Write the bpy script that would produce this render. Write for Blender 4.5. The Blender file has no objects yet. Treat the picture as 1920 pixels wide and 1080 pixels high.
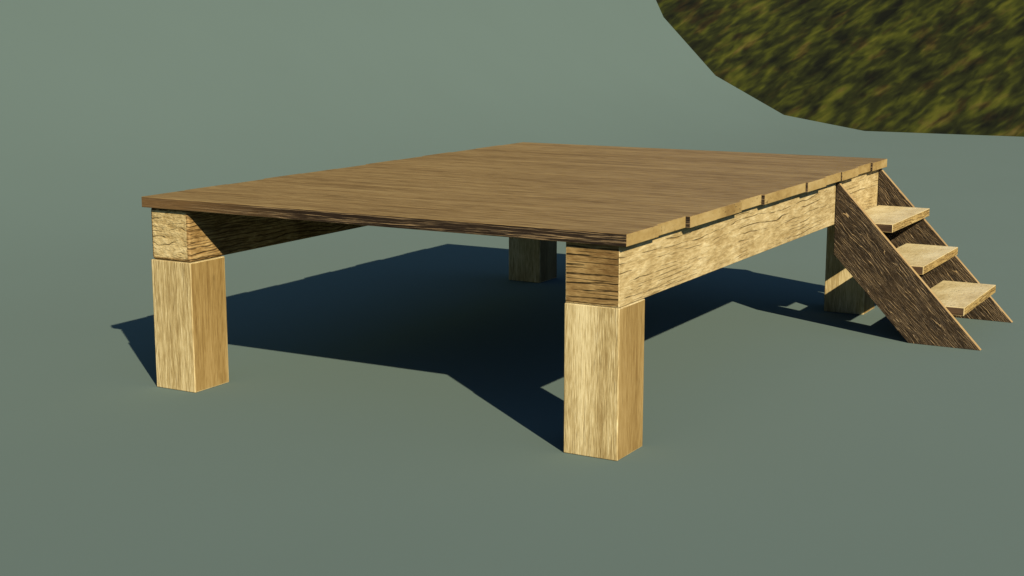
import bpy, bmesh, math, random
from mathutils import Vector, Matrix
random.seed(4)
S = bpy.context.scene
COL = S.collection

# ------------------------------------------------------------------ helpers
def link(name, me, mats, parent=None):
    o = bpy.data.objects.new(name, me); COL.objects.link(o)
    for m in mats: me.materials.append(m)
    if parent: o.parent = parent
    return o

def bm_box(bm, lo, hi, mat_of=None):
    """axis aligned box; mat_of maps a face normal key ('+x' ...) to a slot"""
    x0, y0, z0 = lo; x1, y1, z1 = hi
    v = [bm.verts.new(c) for c in ((x0,y0,z0),(x1,y0,z0),(x1,y1,z0),(x0,y1,z0),(x0,y0,z1),(x1,y0,z1),(x1,y1,z1),(x0,y1,z1))]
    for key, idx in (('-z',(0,3,2,1)),('+z',(4,5,6,7)),('-y',(0,1,5,4)),('+x',(1,2,6,5)),('+y',(2,3,7,6)),('-x',(3,0,4,7))):
        f = bm.faces.new([v[i] for i in idx])
        f.material_index = (mat_of or {}).get(key, 0)

def finish(bm, name, mats, parent=None, bevel=0.0, seg=2, smooth=False):
    if bevel:
        bmesh.ops.bevel(bm, geom=bm.edges[:], offset=bevel, segments=seg, profile=0.5, affect='EDGES', clamp_overlap=True)
        if smooth:
            for f in bm.faces: f.smooth = True
    bmesh.ops.recalc_face_normals(bm, faces=bm.faces[:])
    me = bpy.data.meshes.new(name); bm.to_mesh(me); bm.free()
    o = link(name, me, mats, parent)
    return o

def box_part(name, lo, hi, mats, parent, bevel=0.003, seg=2, mat_of=None, smooth=True):
    """box whose origin sits at the centre of its base"""
    cx, cy = (lo[0]+hi[0])/2, (lo[1]+hi[1])/2
    bm = bmesh.new()
    bm_box(bm, (lo[0]-cx, lo[1]-cy, 0), (hi[0]-cx, hi[1]-cy, hi[2]-lo[2]), mat_of)
    o = finish(bm, name, mats, parent, bevel, seg, smooth)
    if smooth:                       # crisp flat faces, soft rounded edges
        m = o.modifiers.new('weighted normals', 'WEIGHTED_NORMAL'); m.keep_sharp = True; m.weight = 100
    o.location = (cx, cy, lo[2])
    return o

# ------------------------------------------------------------------ node helper
class NT:
    def __init__(s, name):
        s.m = bpy.data.materials.new(name); s.m.use_nodes = True
        s.t = s.m.node_tree; s.t.nodes.clear()
        s.out = s.n('ShaderNodeOutputMaterial'); s.b = s.n('ShaderNodeBsdfPrincipled')
        s.l(s.b.outputs[0], s.out.inputs[0])
    def n(s, typ, **kw):
        k = s.t.nodes.new(typ)
        for a, v in kw.items(): setattr(k, a, v)
        return k
    def l(s, a, b): s.t.links.new(a, b)
    def put(s, sock, v):
        if hasattr(v, 'links') or isinstance(v, bpy.types.NodeSocket): s.l(v, sock)
        else: sock.default_value = v
    def math(s, op, a, b=0.0, c=None, clamp=False):
        k = s.n('ShaderNodeMath', operation=op, use_clamp=clamp)
        s.put(k.inputs[0], a); s.put(k.inputs[1], b)
        if c is not None: s.put(k.inputs[2], c)
        return k.outputs[0]
    def vmath(s, op, a, b):
        k = s.n('ShaderNodeVectorMath', operation=op)
        s.put(k.inputs[0], a); s.put(k.inputs[1], b)
        return k.outputs[0]
    def noise(s, vec, scale, detail=3, rough=0.55, dist=0.0, col=False):
        k = s.n('ShaderNodeTexNoise')
        s.l(vec, k.inputs['Vector']); k.inputs['Scale'].default_value = scale
        k.inputs['Detail'].default_value = detail; k.inputs['Roughness'].default_value = rough
        k.inputs['Distortion'].default_value = dist
        return k.outputs['Color' if col else 'Fac']
    def ramp(s, fac, stops, interp='LINEAR'):
        k = s.n('ShaderNodeValToRGB'); k.color_ramp.interpolation = interp
        e = k.color_ramp.elements
        while len(e) > 1: e.remove(e[0])
        e[0].position = stops[0][0]; c = stops[0][1]; e[0].color = (c if len(c) == 4 else (*c, 1))
        for p, c in stops[1:]:
            q = e.new(p); q.color = (c if len(c) == 4 else (*c, 1))
        s.put(k.inputs[0], fac); return k.outputs[0]
    def step(s, fac, a, b):          # smooth 0..1 between a and b
        k = s.n('ShaderNodeMapRange', interpolation_type='SMOOTHSTEP')
        s.put(k.inputs['Value'], fac)
        k.inputs['From Min'].default_value = a; k.inputs['From Max'].default_value = b
        return k.outputs[0]
    def mix(s, f, a, b, mode='MIX'):
        k = s.n('ShaderNodeMix', data_type='RGBA', blend_type=mode)
        s.put(k.inputs['Factor'], f)
        s.put(k.inputs[6], a if not isinstance(a, tuple) else (*a, 1)); s.put(k.inputs[7], b if not isinstance(b, tuple) else (*b, 1))
        return k.outputs[2]
    def coords(s, axis, stretch, warp=0.0, rot=None, rand=True, warp_scale=3.0):
        """object coordinates squeezed along the grain axis so every noise streaks along it"""
        tc = s.n('ShaderNodeTexCoord'); v = tc.outputs['Object']
        if rand:
            oi = s.n('ShaderNodeObjectInfo')
            off = s.math('MULTIPLY', oi.outputs['Random'], 37.0)
            cb = s.n('ShaderNodeCombineXYZ')
            s.l(off, cb.inputs[0]); s.l(off, cb.inputs[1]); s.l(off, cb.inputs[2])
            v = s.vmath('ADD', v, cb.outputs[0])
        if rot:
            mp = s.n('ShaderNodeMapping'); mp.inputs['Rotation'].default_value = rot
            s.l(v, mp.inputs['Vector']); v = mp.outputs[0]
        raw = v
        if warp:
            w = s.noise(v, warp_scale, 2, 0.5, 0, True)
            w = s.vmath('SUBTRACT', w, (0.5, 0.5, 0.5))
            k = s.n('ShaderNodeVectorMath', operation='SCALE'); s.l(w, k.inputs[0]); k.inputs['Scale'].default_value = warp
            v = s.vmath('ADD', v, k.outputs[0])
        sc = [1.0, 1.0, 1.0]; sc['xyz'.index(axis)] = stretch
        v2 = s.vmath('MULTIPLY', v, tuple(sc))
        return raw, v2
    def bump(s, h, strength, dist, prev=None):
        k = s.n('ShaderNodeBump'); s.put(k.inputs['Height'], h)
        k.inputs['Strength'].default_value = strength; k.inputs['Distance'].default_value = dist
        if prev: s.l(prev, k.inputs['Normal'])
        return k.outputs[0]

def c(r, g, b, k=1.0): return (r*k, g*k, b*k)

def wood(name, axis, dark, mid, light, pore=0.5, relief=0.0, cracks=0.0, stretch=0.05, warp=0.03,
         rough=0.5, spec=0.4, fine=90, rot=None, pore_col=None, crack_scale=22, patch=0.35, crack_w=0.035, finebump=0.6, relief_scale=40, pore_k=3.6, contrast=.3, broad_w=.45):
    s = NT(name)
    raw, v = s.coords(axis, stretch, warp, rot)
    broad = s.noise(v, 9, 3, 0.5)
    mid_n = s.noise(v, fine*0.45, 4, 0.6)
    fine_n = s.noise(v, fine*2.2, 4, 0.65)
    patch_n = s.noise(raw, 2.3, 3, 0.5)
    f = s.math('ADD', s.math('ADD', s.math('MULTIPLY', s.math('SUBTRACT', broad, .5), broad_w), .225), s.math('MULTIPLY', mid_n, 0.4))
    f = s.math('ADD', f, s.math('ADD', s.math('MULTIPLY', s.math('SUBTRACT', fine_n, .5), contrast), .15))
    f = s.math('ADD', f, s.math('MULTIPLY', s.math('SUBTRACT', patch_n, 0.5), patch))
    col = s.ramp(f, [(0.40, dark), (0.56, mid), (0.72, light)])
    h = s.math('ADD', s.math('MULTIPLY', mid_n, 0.5), s.math('MULTIPLY', fine_n, 0.5))
    pc = pore_col or c(*dark, 0.45)
    if pore:
        v3 = s.vmath('MULTIPLY', v, (1, 1, 1))
        pn = s.noise(v3, fine*pore_k, 2, 0.5)
        gate = s.step(s.noise(v, 16, 2, 0.5), 0.38, 0.62)
        pm = s.math('MULTIPLY', s.step(pn, 0.60, 0.70), gate)
        col = s.mix(s.math('MULTIPLY', pm, pore), col, pc)
        h = s.math('SUBTRACT', h, s.math('MULTIPLY', pm, 0.6))
    nrm = s.bump(h, finebump, 0.0015)
    if cracks:
        cn = s.noise(v, crack_scale, 3, 0.55, 0.6)
        fr = s.math('FRACT', s.math('MULTIPLY', cn, 7.0))
        d = s.math('ABSOLUTE', s.math('SUBTRACT', fr, 0.5))
        g = s.step(s.noise(s.vmath('MULTIPLY', v, (1, 1, 1)), crack_scale*1.7, 2, 0.5), 0.45, 0.60)
        cm = s.math('MULTIPLY', s.math('SUBTRACT', 1.0, s.step(d, crack_w, crack_w*3.2)), g)
        col = s.mix(s.math('MULTIPLY', cm, cracks), col, c(*dark, 0.28))
        nrm = s.bump(s.math('MULTIPLY', cm, -1.0), min(1, cracks), 0.003, nrm)
    if relief:
        rn = s.noise(v, relief_scale, 4, 0.6, 0.5)
        rn2 = s.noise(raw, 55, 3, 0.6)
        hh = s.math('ADD', s.math('MULTIPLY', rn, 0.7), s.math('MULTIPLY', rn2, 0.35))
        nrm = s.bump(hh, min(1.0, relief), 0.012*max(relief, 0.3), nrm)
    s.l(col, s.b.inputs['Base Color']); s.l(nrm, s.b.inputs['Normal'])
    s.b.inputs['Roughness'].default_value = rough
    s.b.inputs['Specular IOR Level'].default_value = spec
    return s.m

def ribbed(name, axis, across, dark, mid, light, line, freq=35, waver=1.6, wscale=4.0, stretch=.2, width=.16, cover=.5, relief=.5, rot=None,
           fine=60, rough=.55, spec=.3, line2=True, rand=True, soft=0.0, mottle=.5, bump_d=.004):
    """wood with wavy grain lines (dark cracks or pale ridges) running along one axis"""
    s = NT(name)
    raw, v = s.coords(axis, stretch, 0, rot, rand)
    sep = s.n('ShaderNodeSeparateXYZ'); s.l(raw, sep.inputs[0])
    ac = sep.outputs['xyz'.index(across)]
    fine_n = s.noise(v, fine*3, 4, .65); mid_n = s.noise(v, fine, 4, .6); broad = s.noise(raw, 5, 3, .55)
    f = s.math('ADD', s.math('MULTIPLY', mid_n, .5), s.math('MULTIPLY', fine_n, .5))
    f = s.math('ADD', f, s.math('MULTIPLY', s.math('SUBTRACT', broad, .5), mottle))
    base = s.ramp(f, [(.38, dark), (.52, mid), (.68, light)])
    def lines(fr, seed, wid, cov):
        w = s.vmath('ADD', v, (seed, seed*.7, seed*1.3))
        ph = s.math('ADD', s.math('MULTIPLY', ac, fr), s.math('MULTIPLY', s.noise(w, wscale, 4, .6), waver*4))
        d = s.math('ABSOLUTE', s.math('SUBTRACT', s.math('FRACT', ph), .5))
        m = s.step(s.noise(w, wscale*5, 3, .6), cov-.07, cov+.10)
        jit = s.math('MULTIPLY', s.noise(w, wscale*9, 3, .7), wid)
        q = s.math('SUBTRACT', s.math('ADD', jit, wid*.35), d)
        return s.math('MULTIPLY', s.step(q, 0.0, wid*.7), m)
    ln = lines(freq, 0.0, width, cover)
    if line2: ln = s.math('MAXIMUM', ln, s.math('MULTIPLY', lines(freq*1.7, 11.3, width, cover+.04), .8))
    is_light = sum(line) > sum(mid)
    col = s.mix(s.math('MULTIPLY', ln, .9), base, line)
    hh = s.math('MULTIPLY', ln, 1.0 if is_light else -1.0)
    hh = s.math('ADD', hh, s.math('MULTIPLY', mid_n, relief))
    hh = s.math('ADD', hh, s.math('MULTIPLY', fine_n, relief*.5))
    s.l(col, s.b.inputs['Base Color']); s.l(s.bump(hh, .8, bump_d), s.b.inputs['Normal'])
    s.b.inputs['Roughness'].default_value = rough; s.b.inputs['Specular IOR Level'].default_value = spec
    return s.m

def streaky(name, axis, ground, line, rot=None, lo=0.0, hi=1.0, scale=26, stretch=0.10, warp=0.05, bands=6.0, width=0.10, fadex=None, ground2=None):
    """brushed wood, relief shade painted dark into the colour, with raised pale wavy grain lines"""
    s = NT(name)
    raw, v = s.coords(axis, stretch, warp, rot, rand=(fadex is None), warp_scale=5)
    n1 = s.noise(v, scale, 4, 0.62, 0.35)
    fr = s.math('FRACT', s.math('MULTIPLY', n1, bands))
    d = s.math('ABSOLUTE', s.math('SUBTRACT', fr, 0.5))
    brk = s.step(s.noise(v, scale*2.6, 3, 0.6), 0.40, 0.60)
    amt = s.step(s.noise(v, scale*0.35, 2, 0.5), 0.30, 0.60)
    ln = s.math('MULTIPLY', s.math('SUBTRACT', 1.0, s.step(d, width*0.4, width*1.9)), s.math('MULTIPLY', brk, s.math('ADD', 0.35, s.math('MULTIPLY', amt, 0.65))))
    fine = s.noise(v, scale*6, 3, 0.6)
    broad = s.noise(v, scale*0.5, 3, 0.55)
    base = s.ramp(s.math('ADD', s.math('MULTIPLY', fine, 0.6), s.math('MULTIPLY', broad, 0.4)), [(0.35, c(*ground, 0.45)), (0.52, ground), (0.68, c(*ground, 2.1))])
    if ground2 is not None:           # lit stretch of the same board: less relief shade put into the colour
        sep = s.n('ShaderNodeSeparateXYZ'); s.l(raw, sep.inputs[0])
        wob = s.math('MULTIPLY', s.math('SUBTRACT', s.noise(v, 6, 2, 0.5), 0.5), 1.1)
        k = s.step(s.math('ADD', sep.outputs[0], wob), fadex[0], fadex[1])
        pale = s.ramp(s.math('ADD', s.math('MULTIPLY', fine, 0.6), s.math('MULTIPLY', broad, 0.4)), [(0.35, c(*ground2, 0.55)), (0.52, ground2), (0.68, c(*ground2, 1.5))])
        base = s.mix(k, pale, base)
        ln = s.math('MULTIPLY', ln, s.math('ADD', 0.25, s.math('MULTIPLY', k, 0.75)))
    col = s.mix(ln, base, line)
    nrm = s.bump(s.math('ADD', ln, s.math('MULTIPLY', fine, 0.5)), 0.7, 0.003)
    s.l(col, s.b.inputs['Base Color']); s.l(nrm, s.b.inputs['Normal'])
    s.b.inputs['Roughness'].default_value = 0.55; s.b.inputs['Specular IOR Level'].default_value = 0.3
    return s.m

# ------------------------------------------------------------------ materials
GOLD_D, GOLD_M, GOLD_L = c(.36,.25,.09), c(.54,.42,.19), c(.68,.56,.30)
DK = lambda t, k: tuple(v*k for v in t)
m_post   = wood('pale oak, upright grain', 'z', c(.31,.215,.085), c(.52,.40,.19), c(.75,.625,.36), pore=.75, stretch=.04, warp=.008, fine=200, rough=.42, spec=.5, relief=.3, relief_scale=110, finebump=1.0, pore_col=c(.20,.125,.04), pore_k=1.3, contrast=1.0, patch=.3)  # post fronts: stronger light put into a paler colour of the same oak
m_post_s = wood('honey oak, upright grain', 'z', c(.18,.105,.032), c(.285,.188,.066), c(.38,.265,.108), pore=.45, stretch=.07, warp=.012, fine=100, rough=.6, spec=.2, pore_k=1.6, contrast=.6, patch=.3)  # post sides: same oak, weaker light put into a darker colour
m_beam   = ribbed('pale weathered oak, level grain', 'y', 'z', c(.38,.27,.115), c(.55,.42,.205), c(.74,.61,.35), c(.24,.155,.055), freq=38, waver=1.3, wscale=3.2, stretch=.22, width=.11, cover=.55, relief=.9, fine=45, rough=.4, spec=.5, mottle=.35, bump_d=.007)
m_beam_e = ribbed('pale rough oak end', 'x', 'z', c(.36,.25,.10), c(.55,.42,.20), c(.74,.60,.33), c(.34,.23,.085), freq=40, waver=1.6, wscale=5, stretch=.5, width=.12, cover=.55, relief=1.3, fine=45, rough=.4, spec=.5, mottle=.3, bump_d=.007)
m_beam_e2= ribbed('brown split oak end', 'x', 'z', c(.16,.09,.028), c(.27,.17,.062), c(.40,.27,.11), c(.035,.020,.006), freq=36, waver=.75, wscale=4.0, stretch=.28, width=.17, cover=.47, relief=.8, fine=30, mottle=.4, bump_d=.006)  # split end; its browner tone is relief shade put into the colour
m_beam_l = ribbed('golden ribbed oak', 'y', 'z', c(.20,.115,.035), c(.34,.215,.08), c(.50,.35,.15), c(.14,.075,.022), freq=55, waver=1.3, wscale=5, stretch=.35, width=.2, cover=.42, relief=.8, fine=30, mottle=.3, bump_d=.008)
m_top    = wood('brown deck boards', 'x', c(.135,.082,.032), c(.235,.153,.062), c(.33,.228,.098), pore=.4, stretch=.05, warp=.010, fine=85, rough=.6, spec=.1, patch=.08, pore_k=1.2, contrast=1.0, broad_w=.30)
m_bend   = wood('sawn board ends', 'y', c(.24,.15,.05), c(.37,.255,.095), c(.46,.34,.15), pore=.7, stretch=.45, warp=.02, fine=30, rough=.6, spec=.3, relief=.35)
m_front  = streaky('dark brushed board edge', 'x', c(.018,.011,.006), c(.30,.20,.10), scale=95, stretch=.02, warp=.006, bands=3, width=.10, fadex=(-.9,-.1), ground2=c(.135,.077,.030))  # relief shade put into the colour, darker towards the right end
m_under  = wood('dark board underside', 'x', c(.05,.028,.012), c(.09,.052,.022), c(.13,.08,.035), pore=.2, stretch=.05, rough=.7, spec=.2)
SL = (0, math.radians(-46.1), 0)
m_string = ribbed('dark brushed stringer wood', 'x', 'z', c(.011,.007,.003), c(.035,.022,.010), c(.080,.051,.024), c(.37,.25,.118), freq=85, waver=2.4, wscale=9, stretch=.22, width=.115, cover=.50, relief=1.0, fine=95, rot=SL, mottle=.3)  # side faces: relief shade and sunlit ridges put into the colour
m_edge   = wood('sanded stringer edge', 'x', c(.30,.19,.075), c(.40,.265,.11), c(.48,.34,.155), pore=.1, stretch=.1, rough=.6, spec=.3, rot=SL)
m_tread  = wood('pale dimpled tread', 'y', c(.50,.375,.165), c(.66,.52,.26), c(.80,.67,.38), pore=.6, stretch=.5, warp=.05, relief=.6, rough=.5, spec=.4, fine=26, patch=.25)
m_tread_n= ribbed('ridged tread nosing', 'y', 'z', c(.28,.175,.055), c(.43,.295,.105), c(.60,.45,.19), c(.20,.12,.035), freq=60, waver=1.5, wscale=6, stretch=.35, width=.16, cover=.46, relief=1.0, fine=50, mottle=.3, bump_d=.005)
m_tread_e= wood('dark layered tread end', 'x', c(.014,.007,.004), c(.038,.020,.010), c(.11,.068,.036), pore=.3, stretch=.04, warp=.01, rough=.6, spec=.3, fine=55)  # end of the pale tread, shade put into its colour

def mat_backdrop():
    s = NT('matt grey-green painted sheet')
    tc = s.n('ShaderNodeTexCoord')
    n = s.noise(tc.outputs['Object'], .9, 3, .5)
    col = s.ramp(n, [(.3, (.100,.140,.130)), (.7, (.102,.143,.133))])
    s.l(col, s.b.inputs['Base Color'])
    s.b.inputs['Roughness'].default_value = .8
    s.b.inputs['Specular IOR Level'].default_value = 0
    s.b.inputs['Sheen Weight'].default_value = .075; s.b.inputs['Sheen Roughness'].default_value = .5     # powdery paint
    s.b.inputs['Sheen Tint'].default_value = (.85, 1, .85, 1)
    return s.m
m_back = mat_backdrop()

def mat_grass():
    s = NT('rough autumn grass')
    tc = s.n('ShaderNodeTexCoord')
    sep = s.n('ShaderNodeSeparateXYZ'); s.l(tc.outputs['Object'], sep.inputs[0])
    cb = s.n('ShaderNodeCombineXYZ'); s.l(sep.outputs[0], cb.inputs[0])      # across, and up the slope
    s.l(s.math('ADD', s.math('MULTIPLY', sep.outputs[2], 1.0), s.math('MULTIPLY', sep.outputs[1], .45)), cb.inputs[1])
    mp = s.n('ShaderNodeMapping'); mp.inputs['Rotation'].default_value = (0, 0, math.radians(-55)); s.l(cb.outputs[0], mp.inputs['Vector'])
    st = s.vmath('MULTIPLY', mp.outputs[0], (.5, 1.0, 1.0))
    clump = s.noise(st, 2.2, 2, .5, .3)
    blades = s.noise(st, 6.5, 1, .5, .4)
    fine = s.noise(st, 15.0, 1, .5, .3)
    hue = s.noise(s.vmath('ADD', st, (7.1, 3.3, 0)), 3.4, 3, .6)
    f = s.math('ADD', s.math('MULTIPLY', clump, .45), s.math('MULTIPLY', blades, .42))
    f = s.math('ADD', f, s.math('MULTIPLY', fine, .13))
    green = s.ramp(f, [(.37, (.004,.005,.0015)), (.49, (.015,.018,.003)), (.58, (.038,.043,.004)), (.68, (.074,.074,.008))])
    straw = s.ramp(f, [(.37, (.005,.004,.0015)), (.49, (.020,.015,.003)), (.58, (.050,.040,.007)), (.68, (.095,.072,.016))])
    col = s.mix(s.step(hue, .52, .68), green, straw)
    s.l(col, s.b.inputs['Base Color']); s.b.inputs['Roughness'].default_value = .8
    s.b.inputs['Specular IOR Level'].default_value = .15
    s.l(s.bump(f, .4, .1), s.b.inputs['Normal'])
    return s.m
m_grass = mat_grass()

# ------------------------------------------------------------------ the deck
HP, H, T = 0.5104, 0.7144, 0.7550        # top of posts, top of beams, top of boards
XL, YB = -2.0076, 2.9942                 # outer left face, outer back face
W = .2
deck = bpy.data.objects.new('wooden_deck', None); COL.objects.link(deck)
deck.location = (-1.0, 1.5, 0)
deck['label'] = 'low brown wooden deck platform on four pale square posts, three-tread steps at its right end'
deck['category'] = 'deck'
deck.empty_display_size = .3
OFF = Vector((1.0, -1.5, 0))
def shift(o): o.location = Vector(o.location) + OFF; return o

for (x0, y0, lab) in ((-W, 0, 'front right'), (XL, 0, ''), (-W, YB-W, ''), (XL, YB-W, '')):
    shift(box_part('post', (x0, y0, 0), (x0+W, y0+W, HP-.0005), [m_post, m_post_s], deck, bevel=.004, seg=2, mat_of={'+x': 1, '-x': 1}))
e = .0026
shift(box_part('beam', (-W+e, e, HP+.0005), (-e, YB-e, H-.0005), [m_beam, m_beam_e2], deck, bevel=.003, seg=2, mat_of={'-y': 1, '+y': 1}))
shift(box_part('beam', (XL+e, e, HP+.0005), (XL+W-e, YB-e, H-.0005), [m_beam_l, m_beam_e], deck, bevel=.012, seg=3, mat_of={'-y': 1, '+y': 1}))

bm = bmesh.new()
ends = [.031, .021, .038, .036, .022, .036, .034, .044, .031, .037, .022, .033]
lefts = [-2.024, -2.031, -2.022, -2.036, -2.026, -2.019, -2.034, -2.026, -2.038, -2.024, -2.031, -2.020]
y0 = -.020; bw = .25
for k in range(12):
    a = y0 + bw*k
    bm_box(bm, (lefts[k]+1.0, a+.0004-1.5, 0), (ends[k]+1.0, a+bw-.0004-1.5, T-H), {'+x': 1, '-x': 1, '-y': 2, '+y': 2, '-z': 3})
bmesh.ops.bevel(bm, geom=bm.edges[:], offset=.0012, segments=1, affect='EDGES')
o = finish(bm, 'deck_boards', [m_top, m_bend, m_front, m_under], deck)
o.location = (0, 0, H)

# ------------------------------------------------------------------ the steps (parts of the deck)
def stringer(ya, yb):
    prof = [(.001, H-.004), (.010, H-.012), (.674, 0), (.359, 0), (.001, .377)]
    bm = bmesh.new()
    A = [bm.verts.new((x, ya, z)) for x, z in prof]
    B = [bm.verts.new((x, yb, z)) for x, z in prof]
    f = bm.faces.new(A); f.material_index = 0
    f = bm.faces.new(B[::-1]); f.material_index = 0
    n = len(prof)
    for i in range(n):
        f = bm.faces.new((A[i], B[i], B[(i+1) % n], A[(i+1) % n])); f.material_index = 1
    for v in bm.verts: v.co -= Vector((.3, (ya+yb)/2, 0))
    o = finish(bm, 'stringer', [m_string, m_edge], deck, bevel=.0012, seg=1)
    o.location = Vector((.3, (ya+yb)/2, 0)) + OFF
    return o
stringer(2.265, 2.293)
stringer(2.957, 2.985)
for x0, z1 in ((.007, .526), (.152, .347), (.339, .178)):
    shift(box_part('tread', (x0, 2.2935, z1-.0375), (x0+.25, 2.9565, z1), [m_tread, m_tread_n, m_tread_e], deck, bevel=.002, seg=1, mat_of={'+x': 1, '-x': 1, '-y': 2, '+y': 2}))

# ------------------------------------------------------------------ backdrop sheet: floor, 5 facet bend, wall
R = 3.64; X0 = -3.565; ya, yb = -10.0, 15.08
prof = [(9.0, 0.0), (X0, 0.0)]
for k in range(1, 6):
    a = math.radians(18*k); prof.append((X0 - R*math.sin(a), R*(1-math.cos(a))))
prof.append((X0-R, 9.0))
bm = bmesh.new()
th = .02
nr = []
for i, (x, z) in enumerate(prof):
    if i <= 1: n = (0, 1) if i == 0 else (math.sin(math.radians(4.5)), math.cos(math.radians(4.5)))
    elif i >= len(prof)-2: n = (1, 0)
    else:
        a = math.radians(18*(i-1)); n = (math.sin(a), math.cos(a))
    nr.append(n)
front0 = [bm.verts.new((x, ya, z)) for x, z in prof]; front1 = [bm.verts.new((x, yb, z)) for x, z in prof]
back0 = [bm.verts.new((x-n[0]*th, ya, z-n[1]*th)) for (x, z), n in zip(prof, nr)]
back1 = [bm.verts.new((x-n[0]*th, yb, z-n[1]*th)) for (x, z), n in zip(prof, nr)]
for i in range(len(prof)-1):
    f = bm.faces.new((front0[i], front1[i], front1[i+1], front0[i+1])); f.smooth = True
    f = bm.faces.new((back0[i], back0[i+1], back1[i+1], back1[i])); f.smooth = True
    for q in ((front0[i], front0[i+1], back0[i+1], back0[i]), (front1[i], back1[i], back1[i+1], front1[i+1])):
        bm.faces.new(q)
bm.faces.new((front0[0], back0[0], back1[0], front1[0])); bm.faces.new((front0[-1], front1[-1], back1[-1], back0[-1]))
bmesh.ops.recalc_face_normals(bm, faces=bm.faces[:])
for ed in bm.edges:
    if len(ed.link_faces) == 2 and ed.calc_face_angle(0) > math.radians(40): ed.smooth = False
me = bpy.data.meshes.new('ground_backdrop'); bm.to_mesh(me); bm.free()
g = link('ground', me, [m_back]); g['kind'] = 'structure'

# ------------------------------------------------------------------ grass: level behind the sheet, then a rising bank
bm = bmesh.new()
nx, ny = 150, 150
def gz(x, y):
    t = max(0.0, y-16.0, -13.0-y, x-13.0, -12.0-x); k = min(1.0, t/3.0)
    rise = 8.0*(1-math.exp(-t/8.0)) + .02*t          # about eight metres high all round; unseen sides added to block low sky
    bumps = (.14*math.sin(x*.9+y*.5)+.10*math.sin(x*2.1-y*1.3+1)+.05*math.sin(x*4.3+y*3.1))*k
    return -.06 + rise + bumps
rows = []
xs = [-75+150*i/nx for i in range(nx+1)]
ysl = [-60+j for j in range(76)] + [16+.45*j for j in range(110)]
for y in ysl: rows.append([bm.verts.new((x, y, gz(x, y))) for x in xs])
for j in range(len(ysl)-1):
    for i in range(nx):
        f = bm.faces.new((rows[j][i], rows[j][i+1], rows[j+1][i+1], rows[j+1][i])); f.smooth = True
me = bpy.data.meshes.new('grass_bank'); bm.to_mesh(me); bm.free()
gb = link('grass_bank', me, [m_grass]); gb['kind'] = 'structure'

# ------------------------------------------------------------------ light
to_sun = Vector((1.336, -1.060, 1.0)).normalized()
elev = math.asin(to_sun.z)
sun = bpy.data.lights.new('sun', 'SUN'); sun.energy = 5.0; sun.angle = math.radians(.5); sun.color = (1.0, .89, .66)
so = bpy.data.objects.new('sun', sun); COL.objects.link(so); so.location = to_sun*20
so.rotation_euler = to_sun.to_track_quat('Z', 'Y').to_euler()
w = bpy.data.worlds.new('World'); S.world = w; w.use_nodes = True
nt = w.node_tree; nt.nodes.clear()
bg = nt.nodes.new('ShaderNodeBackground'); ow = nt.nodes.new('ShaderNodeOutputWorld')
sky = nt.nodes.new('ShaderNodeTexSky'); sky.sky_type = 'NISHITA'; sky.sun_disc = False
sky.sun_elevation = elev; sky.sun_rotation = math.atan2(to_sun.x, to_sun.y)
sky.air_density = 1.0; sky.dust_density = 0; sky.ozone_density = 6.0
bg.inputs['Strength'].default_value = .078
nt.links.new(sky.outputs[0], bg.inputs[0]); nt.links.new(bg.outputs[0], ow.inputs[0])

# ------------------------------------------------------------------ camera
cam = bpy.data.cameras.new('camera'); co = bpy.data.objects.new('camera', cam); COL.objects.link(co)
yaw, pitch = .5171, -.17991
fw = Vector((-math.sin(yaw)*math.cos(pitch), math.cos(yaw)*math.cos(pitch), math.sin(pitch)))
co.location = (1.96219, -4.14699, 1.40894)
co.rotation_euler = fw.to_track_quat('-Z', 'Y').to_euler()
cam.sensor_width = 36; cam.lens = 36*2725.76/1920
cam.clip_start = .05; cam.clip_end = 500
S.camera = co
S.cycles.diffuse_bounces = 1; S.cycles.glossy_bounces = 0; S.cycles.max_bounces = 2
S.render.resolution_x, S.render.resolution_y = 1024, 576
S.view_settings.view_transform = 'Standard'; S.view_settings.look = 'None'
S.view_settings.gamma = 1; S.view_settings.exposure = .35
S.view_settings.use_curve_mapping = False
